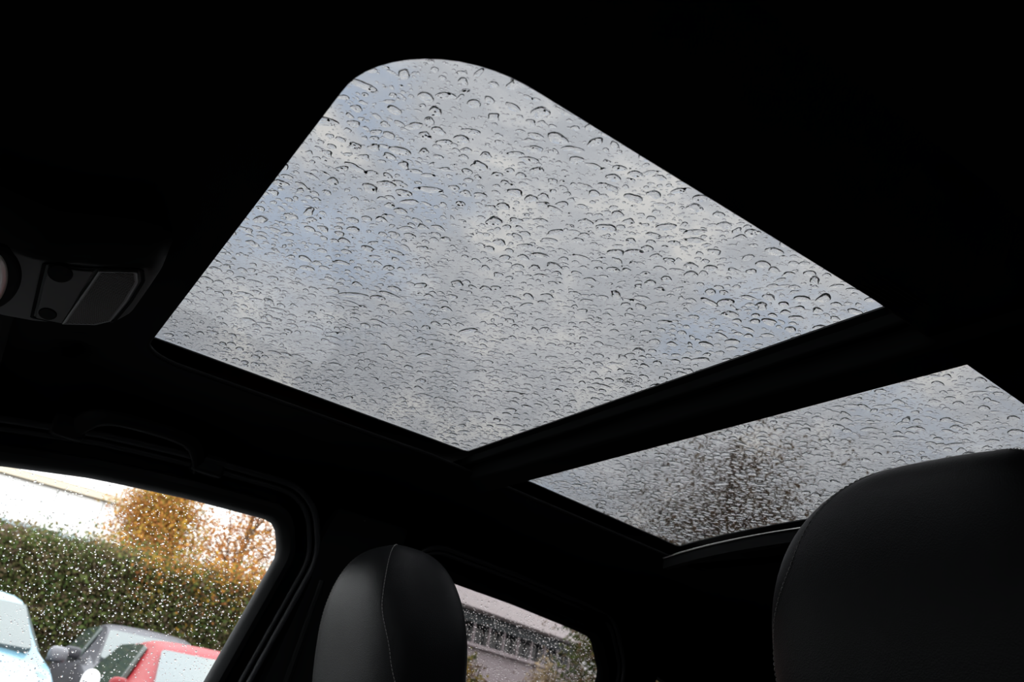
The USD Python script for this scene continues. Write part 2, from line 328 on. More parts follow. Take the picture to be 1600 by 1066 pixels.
# ---------------------------------------------------------------- raindrops
def drops(c, a, theta, stretch, rot, seed, nr=5, na=18, irregular=0.16):
    """domes of water (N of them): arrays of centres (N,2), radii, contact angles -> vertices, faces, normals on the plane z = 0"""
    r_ = np.random.default_rng(seed); N = len(a); ph = np.linspace(0, 2 * PI, na, endpoint=False)
    out = np.ones((N, na))
    for k, amp in ((1, 0.25), (2, 0.7), (3, 0.55), (4, 0.3), (5, 0.18)):
        out += (irregular * amp * r_.normal(size=(N, 1))) * np.cos(k * ph[None] + r_.uniform(0, 2 * PI, (N, 1)))
    out = np.clip(out, 0.45, 1.7)
    rho = np.array([0.0001, 0.38, 0.64, 0.84, 0.95, 1.0]) if nr == 5 else np.array([0.0001, 0.6, 0.9, 1.0])
    X = (a[:, None, None] * out[:, None, :] * rho[None, :, None]) * np.cos(ph)
    Y = (a[:, None, None] * out[:, None, :] * rho[None, :, None]) * np.sin(ph)
    X = X * stretch[:, None, None]; Y = Y / np.sqrt(stretch)[:, None, None]
    cr, sr = np.cos(rot)[:, None, None], np.sin(rot)[:, None, None]
    X, Y = X * cr - Y * sr, X * sr + Y * cr
    R = a / np.sin(theta); am = 1 / np.sqrt(np.sqrt(stretch))
    H = (np.sqrt(np.maximum(R[:, None] ** 2 - (rho[None] * a[:, None]) ** 2, 0)) - (R * np.cos(theta))[:, None]) * am[:, None]
    Z = np.broadcast_to(np.maximum(H, 0)[:, :, None], X.shape).copy()
    P = np.stack([X + c[:, 0, None, None], Y + c[:, 1, None, None], Z], -1)          # N, rings, na, 3
    K = len(rho)
    dphi = np.roll(P, -1, 2) - np.roll(P, 1, 2); drho = np.gradient(P, axis=1)
    drho[:, -1] = P[:, -1] - P[:, -2]
    drho[:, -1, :, 2] = -np.linalg.norm(drho[:, -1, :, :2], axis=-1) * np.tan(theta)[:, None]
    nrm = np.cross(drho, dphi); nrm /= np.maximum(np.linalg.norm(nrm, axis=-1, keepdims=True), 1e-20)
    nrm[..., :] *= np.sign(nrm[..., 2:3] + 1e-12); nrm[:, 0] = (0, 0, 1)
    bot = P[:, -1].copy(); bc = np.concatenate([c, np.zeros((N, 1))], 1)[:, None]
    V = np.concatenate([P.reshape(N, -1, 3), bot, bc], 1)
    Nn = np.concatenate([nrm.reshape(N, -1, 3), np.broadcast_to([0, 0, -1.0], (N, na + 1, 3))], 1)
    F = []
    for i in range(K - 1):
        for k in range(na):
            l = (k + 1) % na
            if i: F.append((i * na + k, (i + 1) * na + l, i * na + l))
            F.append((i * na + k, (i + 1) * na + k, (i + 1) * na + l))
    b0 = K * na
    for k in range(na): F.append((b0 + na, b0 + (k + 1) % na, b0 + k))
    F = np.array(F)
    return V, F, Nn

class Packer:
    """dart throwing: discs that keep clear of each other"""
    def __init__(s, cell): s.c, s.g = cell, {}
    def ok(s, x, y, r, gap=1.08):
        i, j = int(x // s.c), int(y // s.c)
        for u in (i - 1, i, i + 1):
            for w in (j - 1, j, j + 1):
                for (X, Y, R) in s.g.get((u, w), ()):
                    if (X - x) ** 2 + (Y - y) ** 2 < (gap * (R + r)) ** 2: return False
        s.g.setdefault((i, j), []).append((x, y, r)); return True
def pack(x0, x1, y0, y1, radii, seed, keep=None, tries=1):
    r_ = np.random.default_rng(seed); P = Packer(0.0125); out = []
    for r in radii:
        for _ in range(tries):
            x, y = r_.uniform(x0, x1), r_.uniform(y0, y1)
            if keep is not None and not keep(x, y): continue
            if P.ok(x, y, r): out.append((x, y, r)); break
    return np.array(out)

def roof_rain(x0, x1, y0, y1, seed):
    area = (x1 - x0) * (y1 - y0); r_ = np.random.default_rng(seed)
    rad = np.sort(np.concatenate([np.clip(r_.lognormal(math.log(0.0041), 0.22, int(area * 3300)), 0.0027, 0.0066), r_.uniform(0.0018, 0.0029, int(area * 3600)), r_.uniform(0.0008, 0.0015, int(area * 9000))]))[::-1]
    d = pack(x0, x1, y0, y1, rad, seed + 1, tries=6)
    N = len(d); th = np.radians(r_.uniform(48, 62, N))
    st = np.where(r_.random(N) < 0.22, r_.uniform(1.3, 1.9, N), r_.uniform(1.0, 1.25, N)); rot = r_.normal(2.45, 0.5, N)
    fine = pack(x0, x1, y0, y1, np.full(int(area * 50000), 0.0006), seed + 5)
    return d, th, st, rot, fine
def to_roof(V, N_):
    V = V.copy(); sh = np.clip(-0.499 - V[..., 0], 0, None); V[..., 2] += 1.6043 - 0.059 * sh
    back = V[..., 0] < -0.6
    N_ = N_.copy(); N_[..., 0] += np.where(back, -0.059 * N_[..., 2], 0); N_ /= np.linalg.norm(N_, axis=-1, keepdims=True)
    return V, N_
def pixel_size(V):
    """how large a drop shows in the picture (for choosing the 300 that show largest)"""
    c = V.mean(1) - EYE; return (np.ptp(V[..., 0], 1) * np.ptp(V[..., 1], 1)) * np.abs(c[:, 2]) / np.linalg.norm(c, axis=1) ** 3

def instancer(path, protos, mat, pos, scale, quat, idx, **kw):
    pi = UsdGeom.PointInstancer.Define(stage, path); paths = []
    for k, (v, f, n) in enumerate(protos):
        raw_mesh(f'{path}/kind_{"abcdefgh"[k]}', v, f, n, mat if not isinstance(mat, list) else mat[k]); paths.append(f'{path}/kind_{"abcdefgh"[k]}')
    pi.CreatePrototypesRel().SetTargets([Sdf.Path(p) for p in paths])
    pi.CreatePositionsAttr(Vt.Vec3fArray.FromNumpy(np.asarray(pos, np.float32)))
    pi.CreateProtoIndicesAttr(Vt.IntArray.FromNumpy(np.asarray(idx, np.int32)))
    pi.CreateScalesAttr(Vt.Vec3fArray.FromNumpy(np.asarray(scale, np.float32)))
    pi.CreateOrientationsAttr(Vt.QuathArray([Gf.Quath(float(q[0]), float(q[1]), float(q[2]), float(q[3])) for q in quat]))
    return meta(pi.GetPrim(), **kw)
def drop_protos(seed, k=4, na=12):
    ps = []
    for i in range(k):
        V, F, N_ = drops(np.zeros((1, 2)), np.ones(1), np.radians(np.array([58.0])), np.array([1.0 + 0.1 * i]), np.array([0.7 * i]), seed + i, nr=5, na=na, irregular=0.13)
        ps.append((V[0], F, N_[0]))
    return ps
def yaw_quats(r_, n):
    a = r_.uniform(0, PI, n); return np.stack([np.cos(a), 0 * a, 0 * a, np.sin(a)], 1)

sets = []
for (x0, x1, y0, y1, seed) in ((-0.560, -0.058, -0.384, 0.372, 11), (-1.0, -0.640, -0.384, 0.372, 51)):
    d, th, st, rot, fine = roof_rain(x0, x1, y0, y1, seed)
    if seed == 11:   # the one long merged drop and a few big ones
        big = np.array([(-0.229, -0.071, 0.0080)])
        keepm = np.hypot(d[:, 0] + 0.229, d[:, 1] + 0.071) > 0.0155
        d, th, st, rot = d[keepm], th[keepm], st[keepm], rot[keepm]
        d = np.vstack([big, d]); th = np.concatenate([[math.radians(50)], th]); st = np.concatenate([[2.2], st]); rot = np.concatenate([[2.35], rot])
    V, F, N_ = drops(d[:, :2], d[:, 2], th, st, rot, seed + 2)
    V, N_ = to_roof(V, N_); sets.append((V, F, N_, fine, pixel_size(V)))
allsz = np.concatenate([s[4] for s in sets]); cut = np.sort(allsz)[-300]
names = (('front', 'front roof glass'), ('rear', 'rear roof glass'))
for si, (V, F, N_, fine, sz) in enumerate(sets):
    where = names[si][1]
    for i in np.nonzero(sz >= cut)[0]:
        p = raw_mesh('/World/' + numbered('/World', 'raindrop'), V[i], F, N_[i], M['water'])
        if si == 0 and i == 0: meta(p, 'longest merged raindrop on the front roof glass, halfway between its two long edges', 'raindrop')
        else: meta(p, f'large clear raindrop beaded on top of the {where}', 'raindrop', f'large raindrops on the {where}')
    small = np.nonzero(sz < cut)[0]
    rw = thing('rainwater', f'countless smaller clear rain beads spread over the {where}', 'rain', kind='stuff')
    K = V.shape[1]; Fs = (F[None] + (np.arange(len(small)) * K)[:, None, None]).reshape(-1, 3)
    meta(raw_mesh(str(rw.GetPath()) + '/bead', V[small].reshape(-1, 3), Fs, N_[small].reshape(-1, 3), M['water']), kind='stuff')
    r_ = np.random.default_rng(90 + si); n = len(fine)
    pos = np.stack([fine[:, 0], fine[:, 1], 1.6043 - 0.059 * np.clip(-0.499 - fine[:, 0], 0, None)], 1)
    s_ = np.clip(r_.lognormal(math.log(0.00062), 0.4, n), 0.0003, 0.0013)
    instancer(str(rw.GetPath()) + '/fine_bead', drop_protos(300 + si, 3, 10), M['water'], pos, np.repeat(s_[:, None], 3, 1), yaw_quats(r_, n), r_.integers(0, 3, n), kind='stuff')

# ---------------------------------------------------------------- side windows with rain on the outside
def side_quat():
    """turns +z (drop dome) to the outward normal of the right side glass, and x to x"""
    nrm = np.array([0, -1.0, LEAN]); nrm /= np.linalg.norm(nrm); xax = np.array([1.0, 0, 0]); yax = np.cross(nrm, xax)
    R = np.stack([xax, yax, nrm], 1); return R, nrm
R_, nrm_ = side_quat()
def quat_of(R):
    w = math.sqrt(max(0, 1 + R[0, 0] + R[1, 1] + R[2, 2])) / 2
    return np.array([w, (R[2, 1] - R[1, 2]) / (4 * w), (R[0, 2] - R[2, 0]) / (4 * w), (R[1, 0] - R[0, 1]) / (4 * w)])
q0 = quat_of(R_)
def qmul(a, b):
    w, x, y, z = a; W_, X_, Y_, Z_ = b[:, 0], b[:, 1], b[:, 2], b[:, 3]
    return np.stack([w * W_ - x * X_ - y * Y_ - z * Z_, w * X_ + x * W_ + y * Z_ - z * Y_, w * Y_ - x * Z_ + y * W_ + z * X_, w * Z_ + x * Y_ - y * X_ + z * W_], 1)
def side_window(name, poly, glass, label, count, rad, xr, zr, seed, rain_label):
    w = obj(name, wall(prism(poly.buffer(0.008), -0.010, -0.006), -1), glass, None, smooth=False, kind='structure', label=label)
    r_ = np.random.default_rng(seed)
    inner = poly.buffer(0.002)
    rs = np.sort(np.clip(r_.lognormal(math.log(rad), 0.42, count), rad * 0.4, rad * 2.4))[::-1]
    d = pack(xr[0], xr[1], zr[0], zr[1], rs, seed + 1, keep=lambda x, z: inner.contains(sg.Point(x, z)), tries=2)
    n = len(d); y = -(0.600 + (1.46 - d[:, 1]) * LEAN + 0.0103)
    pos = np.stack([d[:, 0], y, d[:, 1]], 1)
    sc = np.stack([d[:, 2], d[:, 2], d[:, 2]], 1)
    rw = thing('rainwater', rain_label, 'rain', kind='stuff')
    instancer(str(rw.GetPath()) + '/bead', drop_protos(seed + 3, 4, 12), M['water'], pos, sc, qmul(q0, yaw_quats(r_, n)), r_.integers(0, 4, n), kind='stuff')
side_window('window_1', front_win, M['clear_glass'], 'clear front passenger window beaded with rain', 4200, 0.00062, (-0.40, 0.12), (1.16, 1.47), 70, 'tiny bright rain beads all over the front passenger window')
side_window('window_2', rear_win, M['privacy_glass'], 'privacy tinted rear passenger window beaded with rain', 7000, 0.00065, (-1.06, -0.60), (1.20, 1.46), 80, 'tiny bright rain beads all over the tinted rear passenger window')
obj('window_3', wall(prism(quarter.buffer(0.004), -0.010, -0.006), -1), M['privacy_glass'], None, smooth=False, kind='structure', label='small tinted quarter window behind the rear door')

# ---------------------------------------------------------------- overhead console
ZC = 1.520
def cslope(m):
    m = tri(m).copy(); v = m.vertices.copy(); v[:, 2] -= 0.28 * v[:, 0]; m.vertices = v; return m
def onc(x, y):   # outline measured on a level plane, carried to the falling front of the headliner
    dx, dy = x / 0.34, (y - 0.68) / 0.34; k = 0.300 / (1 + 0.28 * dx); return (dx * k, 0.68 + dy * k)
con_out = [onc(*p) for p in ((-0.0484, -0.0861), (-0.0558, -0.1055), (-0.0554, -0.1615), (-0.0540, -0.2363), (-0.0460, -0.2750), (-0.0300, -0.3050), (-0.0061, -0.3290), (0.0307, -0.3636), (0.063, -0.3820), (0.10, -0.395))]
con_out += [(0.15, -0.245), (0.16, -0.10), (0.15, 0.035), onc(0.077, -0.1720), onc(0.0438, -0.1690), onc(0.008, -0.1370), onc(-0.0274, -0.1070)]
con_poly = sg.Polygon(con_out).buffer(-0.008).buffer(0.008)
con = thing('overhead_console', 'dark grey overhead console with reading lamp ahead of the front roof glass', 'overhead console')
def bevelled(poly, z0, z1, r, flip=True):
    """rounded-bottom plate: the visible face is z0"""
    parts = [poly.buffer(-r * (1 - math.sin(a))) for a in np.linspace(0, PI / 2, 6)]
    N = 120; rs = []
    for g, a in zip(parts, np.linspace(0, PI / 2, 6)):
        L = g.exterior; z = z0 + r * (1 - math.cos(a))
        A = np.array([(L.interpolate(i / N, normalized=True).x, L.interpolate(i / N, normalized=True).y, z) for i in range(N)])
        if rs: A = np.roll(A, -np.argmin(((A[:, :2] - rs[-1][0, :2]) ** 2).sum(1)), 0)
        rs.append(A)
    top = rs[-1].copy(); top[:, 2] = z1; rs.append(top)
    return loft([r_.tolist() for r_ in rs])
obj('housing', cslope(bevelled(con_poly, ZC, 1.575, 0.010)), M['console'], con)
lamp_poly = sg.Polygon([onc(*p) for p in ((0.0372, -0.1763), (0.0053, -0.1534), (-0.040, -0.1043), (-0.0464, -0.1300), (-0.0464, -0.1899), (-0.0428, -0.2591), (-0.030, -0.2900), (0.0022, -0.3275), (0.0328, -0.3422))]).buffer(-0.005).buffer(0.005)
obj('lamp_gasket', cslope(prism(lamp_poly.exterior.buffer(0.0013), ZC - 0.0012, ZC + 0.004)), M['button'], con, smooth=False, label='thin black joint round the lamp unit')
split = sg.LineString([onc(0.0053, -0.12), onc(-0.0130, -0.1600), onc(0.0010, -0.345)])
a_, b_ = onc(-0.010, -0.12), onc(0.0030, -0.345)
lens_poly = lamp_poly.buffer(-0.004).intersection(sg.Polygon([a_, b_, (b_[0] - 0.2, b_[1] - 0.05), (a_[0] - 0.2, a_[1] + 0.1)]))
sw_poly = lamp_poly.buffer(-0.003).difference(sg.Polygon([(a_[0] + 0.002, a_[1] + .05), (b_[0] + 0.002, b_[1] - .05), (b_[0] - 0.2, b_[1] - 0.05), (a_[0] - 0.2, a_[1] + 0.1)]))
obj('switch_plate', cslope(bevelled(sw_poly, ZC - 0.002, ZC + 0.002, 0.0015)), M['console'], con)
obj('lens', cslope(bevelled(lens_poly, ZC - 0.002, ZC + 0.002, 0.0012)), M['lamp_lens'], con, label='brown ribbed translucent lamp lens')
ribs = []
(lx0, ly0, lx1, ly1) = lens_poly.bounds
for k in range(80):
    g = lens_poly.buffer(-0.002).intersection(sg.LineString([(lx0 - 0.1, ly0 - 0.1 + k * 0.0034), (lx1 + 0.1, ly0 - 0.1 + k * 0.0034 + 0.14)]).buffer(0.0006))
    for q in getattr(g, 'geoms', [g]):
        if q.area > 1e-7: ribs.append(prism(q, ZC - 0.0027, ZC - 0.0018))
obj('lens_ribs', cslope(cat(*ribs)), M['lamp_lens'], con, smooth=False)
obj('lens_edge', cslope(prism(lens_poly.exterior.buffer(0.0007), ZC - 0.0026, ZC)), M['lens_edge'], con, smooth=False, label='paler rim of the lamp lens')
for cx, cy, a_, b_ in ((0.0216, -0.1830, 21, 11), (0.0192, -0.3080, 17, 9)):
    e = sg.Polygon([onc(cx + a_ * math.cos(t) * -0.00051 + b_ * math.sin(t) * -0.0003, cy + a_ * math.cos(t) * 0.00047 + b_ * math.sin(t) * -0.0019) for t in np.linspace(0, 2 * PI, 32, endpoint=False)])
    obj('button', cslope(bevelled(e, ZC - 0.0030, ZC, 0.0012)), M['button'], con, label='dark oval push button')
# pale round lens at the middle of the console
x, y = onc(0.080, -0.275)
e = affinity.scale(sg.Point(x, y).buffer(1, quad_segs=16), 0.014, 0.072)
obj('lens_bezel', cslope(bevelled(affinity.scale(e, 1.6, 1.12), ZC - 0.003, ZC + 0.002, 0.004)), M['button'], con)
obj('centre_lens', cslope(bevelled(e, ZC - 0.006, ZC, 0.005)), pbr('pale_lens', (0.50, 0.45, 0.38), 0.3), con, label='pale glossy lens in the middle of the console')

# sun visor at the front right
vis = thing('sun_visor', 'black folded sun visor at the left edge of the photo below the console', 'sun visor')
obj('flap', box(0.045, 0.24, -0.55, -0.23, 1.516, 1.536, 0.009), M['headliner'], vis)
obj('pivot_rod', tube([(0.06, y, 1.545) for y in np.linspace(-0.23, -0.56, 6)], 0.005), M['plastic'], vis)

# grab handle over the passenger window
gh = thing('grab_handle', 'black bow-shaped grab handle above the front passenger window', 'grab handle')
pth = []
for t in np.linspace(0, 1, 41):
    x = -0.058 - 0.178 * t; e = 1 - abs(2 * t - 1) ** 6
    pth.append((x, -0.572 + 0.036 * e, 1.502 + 0.022 * math.sin(PI * t) * 0.25 + 0.022 * e + 0.006 * t))
P = np.array(pth); rs = []
T = np.gradient(P, axis=0); T /= np.linalg.norm(T, axis=1, keepdims=True)
for i, p in enumerate(P):
    u = np.array([0, 0.45, 0.9]); u -= T[i] * (u @ T[i]); u /= np.linalg.norm(u); w = np.cross(T[i], u)
    wid = 0.0105 + 0.006 * abs(2 * i / 40 - 1) ** 4
    rs.append([p + wid * math.cos(a) * u + 0.0065 * math.sin(a) * w for a in np.linspace(0, 2 * PI, 14, endpoint=False)])
obj('bow', loft(rs), M['plastic'], gh, smooth=50)
obj('mount', box(-0.078, -0.034, -0.580, -0.556, 1.490, 1.522, 0.007), M['plastic'], gh)
obj('mount', box(-0.268, -0.220, -0.580, -0.556, 1.498, 1.530, 0.007), M['plastic'], gh)

# ---------------------------------------------------------------- front seats
def headrest_point(u, v, hw, hd, hh):
    """u round the horizontal section, v from top to bottom; superellipse sections, domed top"""
    sv = np.sign(math.cos(v)) * abs(math.cos(v)) ** 0.86; rr = abs(math.sin(v)) ** (0.74 if v < PI / 2 else 0.48)
    c, s = math.cos(u), math.sin(u)
    X = np.sign(c) * abs(c) ** 0.62 * hd * rr; Y = np.sign(s) * abs(s) ** 0.62 * hw * rr
    z = sv * hh
    taper = 1.0 - 0.10 * max(0, sv) ** 1.5
    return np.array([X + 0.13 * z, Y * taper, z])
_sv = np.array([0, 0.6, 1.2, 1.6, 2.0, 3.14]); _sa = np.array([0.80, 0.66, 0.64, 0.92, 1.28, 1.4])
from scipy.interpolate import PchipInterpolator
SEAM_V = np.linspace(0, 3.14, 80); SEAM_A = PchipInterpolator(_sv, _sa)(SEAM_V)
def make_seat(label, loc, hw=0.134, hd=0.068, hh=0.112):
    s = thing('front_seat', label, 'car seat', loc)
    us, vs = np.linspace(0, 2 * PI, 96, endpoint=False), np.linspace(0.02, PI - 0.02, 48)
    m = loft([[headrest_point(u, v, hw, hd, hh) for u in us] for v in vs])
    hr = obj('headrest', m, M['leather'], s, smooth=True)
    # twin-needle seam where the front cushion meets the side gusset, one on each side
    for sg_ in (1, -1):
        st = []
        path = []
        for v in np.linspace(0.06, PI - 0.1, 150):
            bow_ = math.sin(v); ang = sg_ * float(np.interp(v, SEAM_V, SEAM_A))
            path.append(headrest_point(ang, v, hw, hd, hh) * np.array([1, 1, 1]))
        path = np.array(path); ctr = np.array([0, 0, 0.0])
        seg = np.linalg.norm(np.diff(path, axis=0), axis=1).cumsum(); seg = np.insert(seg, 0, 0)
        L = seg[-1]; k = 0.0
        def pt(d): return np.array([np.interp(d, seg, path[:, j]) for j in range(3)])
        while k < L - 0.004:
            a, b = pt(k), pt(k + 0.0030); n = (a - ctr); n /= np.linalg.norm(n)
            st.append(tube([a + n * 0.0002, (a + b) / 2 + n * 0.0007, b + n * 0.0002], 0.00042, 5)); k += 0.0044
        obj('stitching', cat(*st), M['thread'], hr, smooth=False, label='line of white stitches along the headrest seam', kind='stuff')
        obj('piping', tube([p * 1.0 + (p - ctr) / np.linalg.norm(p - ctr) * -0.0006 + np.array([0, sg_ * -0.0035, 0]) for p in path[::3]], 0.0018, 6), M['leather'], hr, smooth=True)
    for y in (-0.06, 0.06):
        obj('post', tube([(-0.02, y, -0.09), (-0.015, y, -0.20)], 0.006), M['chrome'], s, smooth=True)
    # backrest below
    rings = []
    for z, w, d in ((-0.135, 0.14, 0.03), (-0.15, 0.19, 0.055), (-0.19, 0.225, 0.07), (-0.30, 0.245, 0.075), (-0.55, 0.25, 0.08), (-0.62, 0.25, 0.08)):
        xo = 0.05 - (z + 0.14) * 0.35
        rings.append([(xo - 0.05 + np.sign(math.cos(a)) * abs(math.cos(a)) ** 0.6 * d, np.sign(math.sin(a)) * abs(math.sin(a)) ** 0.6 * w, z) for a in np.linspace(0, 2 * PI, 48, endpoint=False)])
    obj('backrest', loft(rings), M['leather'], s, smooth=45)
    xo = 0.22
    obj('seat_cushion', box(xo - 0.04, xo + 0.46, -0.25, 0.25, -0.76, -0.60, 0.05), M['leather'], s)
    return s
make_seat('black leather passenger seat with white stitched headrest in front of the tinted rear side window', (-0.484, -0.345, 1.292), hw=0.130, hh=0.138)
make_seat('near black leather driver seat whose dark headrest overlaps the rear roof glass', (-0.610, 0.345, 1.337), hw=0.160, hd=0.085, hh=0.128)

# ================================================================ outside
def gz(y): return 0.03 * max(0.0, -y)
rings = [[(-45, 6, 0), (25, 6, 0), (25, 6, -0.2), (-45, 6, -0.2)], [(-45, 0, 0), (25, 0, 0), (25, 0, -0.2), (-45, 0, -0.2)], [(-45, -45, 1.35), (25, -45, 1.35), (25, -45, 1.15), (-45, -45, 1.15)]]
obj('ground', box(-220, 220, -220, 220, -0.6, -0.2), M['asphalt'], None, smooth=False, kind='structure', label='level ground around the car park')
obj('ground', loft(rings), M['asphalt'], None, smooth=False, kind='structure', label='wet asphalt of the car park')

# leaf clusters for hedges, shrubs and trees
def leaf_cluster(seed, n, size, spread):
    r_ = np.random.default_rng(seed); V, F, N_ = [], [], []
    for i in range(n):
        c = r_.normal(size=3) * spread; d = r_.normal(size=3); d /= np.linalg.norm(d); a = np.cross(d, r_.normal(size=3)); a /= np.linalg.norm(a); nn = np.cross(d, a)
        L = size * r_.uniform(0.7, 1.3); w = L * 0.33; b = len(V)
        V += [c, c + d * L * 0.45 + a * w + nn * L * 0.06, c + d * L, c + d * L * 0.45 - a * w + nn * L * 0.06]
        F += [(b, b + 2, b + 1), (b, b + 3, b + 2)]; N_ += [nn] * 4
    return np.array(V), np.array(F), np.array(N_)
def leaf_mat(name, ramp, trans=0.35):
    return usdkit.material(stage, '/World/Looks/' + name, {
        'g': ('geometry', {}), 'o': ('object_info', {}), 'ad': ('math', {'math_type': 'add'}), 'fr': ('math', {'math_type': 'fraction'}),
        'r': ('rgb_ramp', {'ramp': ramp}), 'd': ('diffuse_bsdf', {}), 't': ('translucent_bsdf', {}), 'm': ('mix_closure', {'fac': trans})},
        [('g.random_per_island', 'ad.value1'), ('o.random', 'ad.value2'), ('ad.value', 'fr.value1'), ('fr.value', 'r.fac'), ('r.color', 'd.color'), ('r.color', 't.color'), ('d.BSDF', 'm.closure1'), ('t.BSDF', 'm.closure2')], surface='m.closure')
L_hedge = leaf_mat('hedge_leaves', [(0, (0.034, 0.040, 0.017)), (0.3, (0.075, 0.080, 0.028)), (0.55, (0.13, 0.115, 0.045)), (0.8, (0.105, 0.075, 0.052)), (0.93, (0.16, 0.115, 0.095)), (1, (0.24, 0.21, 0.11))], 0.35)
L_orange = leaf_mat('orange_leaves', [(0, (0.16, 0.06, 0.025)), (0.4, (0.28, 0.115, 0.04)), (0.75, (0.38, 0.17, 0.045)), (1, (0.48, 0.26, 0.05))], 0.45)
L_yellow = leaf_mat('yellow_green_leaves', [(0, (0.11, 0.115, 0.035)), (0.5, (0.24, 0.175, 0.04)), (1, (0.40, 0.23, 0.04))], 0.45)
L_brown = leaf_mat('brown_leaves', [(0, (0.07, 0.04, 0.025)), (0.5, (0.13, 0.075, 0.038)), (1, (0.20, 0.12, 0.055))], 0.4)
L_hedge2 = leaf_mat('hedge_leaves_brown', [(0, (0.05, 0.035, 0.022)), (0.5, (0.10, 0.07, 0.045)), (1, (0.16, 0.12, 0.06))], 0.35)
L_green = leaf_mat('green_leaves', [(0, (0.03, 0.05, 0.015)), (0.5, (0.07, 0.10, 0.03)), (1, (0.14, 0.15, 0.05))], 0.3)
bark = two_tone('bark', (0.06, 0.045, 0.035), (0.12, 0.095, 0.07), 9, 0.9, bump=0.5)
dark_core = two_tone('hedge_core', (0.05, 0.05, 0.025), (0.09, 0.075, 0.045), 6, 0.95)
def rand_quats(r_, n):
    q = r_.normal(size=(n, 4)); return q / np.linalg.norm(q, axis=1, keepdims=True)
def foliage(parent, pos, size, spread, n_leaf, mats, seed, sc=(0.7, 1.3), name='foliage'):
    r_ = np.random.default_rng(seed); n = len(pos); protos = [leaf_cluster(seed + k, n_leaf, size, spread) for k in range(len(mats))]
    s_ = r_.uniform(sc[0], sc[1], n)
    return instancer(str(parent.GetPath()) + '/' + numbered(parent.GetPath(), name), protos, mats, pos, np.repeat(s_[:, None], 3, 1), rand_quats(r_, n), r_.integers(0, len(mats), n), kind='stuff')
def hedge():
    h = thing('hedge', 'tall mixed green and brown hedge behind the parked cars', 'hedge', (0, 0, 0))
    r_ = np.random.default_rng(5)
    xs = np.linspace(-7.0, 9, 60)
    top = lambda x: 2.74 + 0.16 * meshkit.noise(np.array([x * 1.3, 0, 0]), 3) + 0.1 * meshkit.noise(np.array([x * 4.0, 2, 0]), 4)
    obj('core', loft([[(x, -14.55, 0.3), (x, -15.4, 0.3), (x, -15.4, float(top(x)) - 0.2), (x, -14.55, float(top(x)) - 0.2)] for x in xs]), dark_core, h, smooth=False)
    n = 7000; x = r_.uniform(-7.1, 4, n); k = r_.random(n)
    z = np.where(k < 0.8, r_.uniform(0.4, 1, n) ** 0.8, 1.0); y = np.where(k < 0.8, -14.47 + 0.07 * r_.normal(size=n), r_.uniform(-15.3, -14.4, n))
    tz = np.array([float(top(a)) for a in x]); zz = 0.4 + (tz - 0.45) * z + 0.1 * r_.normal(size=n)
    foliage(h, np.stack([x, y, zz], 1), 0.050, 0.10, 30, [L_hedge, L_hedge2, L_green], 21)
hedge()
def branchy(parent, base, h, r0, seed, lean=(0, 0), n=9, up=0.6):
    r_ = np.random.default_rng(seed); b = np.array(base, float)
    tr = [b + np.array([lean[0] * t + 0.06 * h * math.sin(3 * t) * 0.3, lean[1] * t, h * t]) for t in np.linspace(0, 1, 14)]
    obj('trunk', tube(tr, np.linspace(r0, r0 * 0.25, 14), 10), bark, parent, smooth=True)
    tips = []; bs = []
    for i in range(n):
        t = r_.uniform(0.35, 0.95); p = tr[int(t * 13)]; a = r_.uniform(0, 2 * PI); L = h * (1.05 - t) * r_.uniform(0.35, 0.6)
        d = np.array([math.cos(a), math.sin(a), up * r_.uniform(0.5, 1.5)]); d /= np.linalg.norm(d)
        pts = [p + d * L * s + np.array([0, 0, 0.1 * L * s * s]) for s in np.linspace(0, 1, 7)]
        obj('branch', tube(pts, np.linspace(r0 * 0.35, r0 * 0.07, 7), 6), bark, parent, smooth=True); tips += pts[2:]
        for j in range(4):
            q = pts[int(r_.integers(2, 6))]; e = d + 0.9 * r_.normal(size=3); e /= np.linalg.norm(e); l2 = L * 0.4
            tw = [q + e * l2 * s for s in np.linspace(0, 1, 4)]; bs.append(tube(tw, np.linspace(r0 * 0.1, r0 * 0.03, 4), 5)); tips += tw[1:]
    obj('twigs', cat(*bs), bark, parent, smooth=True, kind='stuff')
    return np.array(tips)
def tree(label, base, h, r0, seed, mats, n, size, spread_tip, n_leaf, branches=12, lean=(0, 0), up=0.6, cl_spread=0.16):
    t = thing('tree', label, 'tree'); tips = branchy(t, base, h, r0, seed, lean, branches, up)
    r_ = np.random.default_rng(seed + 9); pos = tips[r_.integers(0, len(tips), n)] + r_.normal(size=(n, 3)) * spread_tip
    foliage(t, pos, size, cl_spread, n_leaf, mats, seed + 30); return t
tree('dense orange-brown autumn tree beside the white building', (-3.25, -18.3, 0.5), 4.7, 0.12, 41, [L_orange, L_orange, L_yellow], 1400, 0.055, 0.26, 26, 18, up=0.5)
tree('sparse autumn tree with dark trunk and white sky between its branches', (-5.0, -18.0, 0.5), 5.6, 0.12, 52, [L_orange, L_orange], 420, 0.055, 0.30, 22, 14, up=0.9)
tree('sparse golden tree rising at the right end of the hedge', (-6.6, -18.6, 0.5), 5.2, 0.10, 57, [L_orange, L_yellow], 400, 0.055, 0.34, 22, 14, up=0.9)
gs = thing('shrub', 'golden yellow foliage growing through the top of the hedge below the orange tree', 'shrub')
r_ = np.random.default_rng(63); n = 700
obj('stems', cat(*[tube([(x, -14.9, 0.5), (x + 0.1, -14.75, 1.8), (x + 0.25, -14.6, 2.85)], [0.04, 0.03, 0.012], 6) for x in np.linspace(-5.6, -2.6, 9)]), bark, gs, smooth=True)
x = r_.uniform(-6.4, -2.5, n); z = 2.80 + 0.24 * r_.normal(size=n) + 0.05 * np.sin(3 * x); z = np.where(x > -3.0, np.minimum(z, 2.95), z)
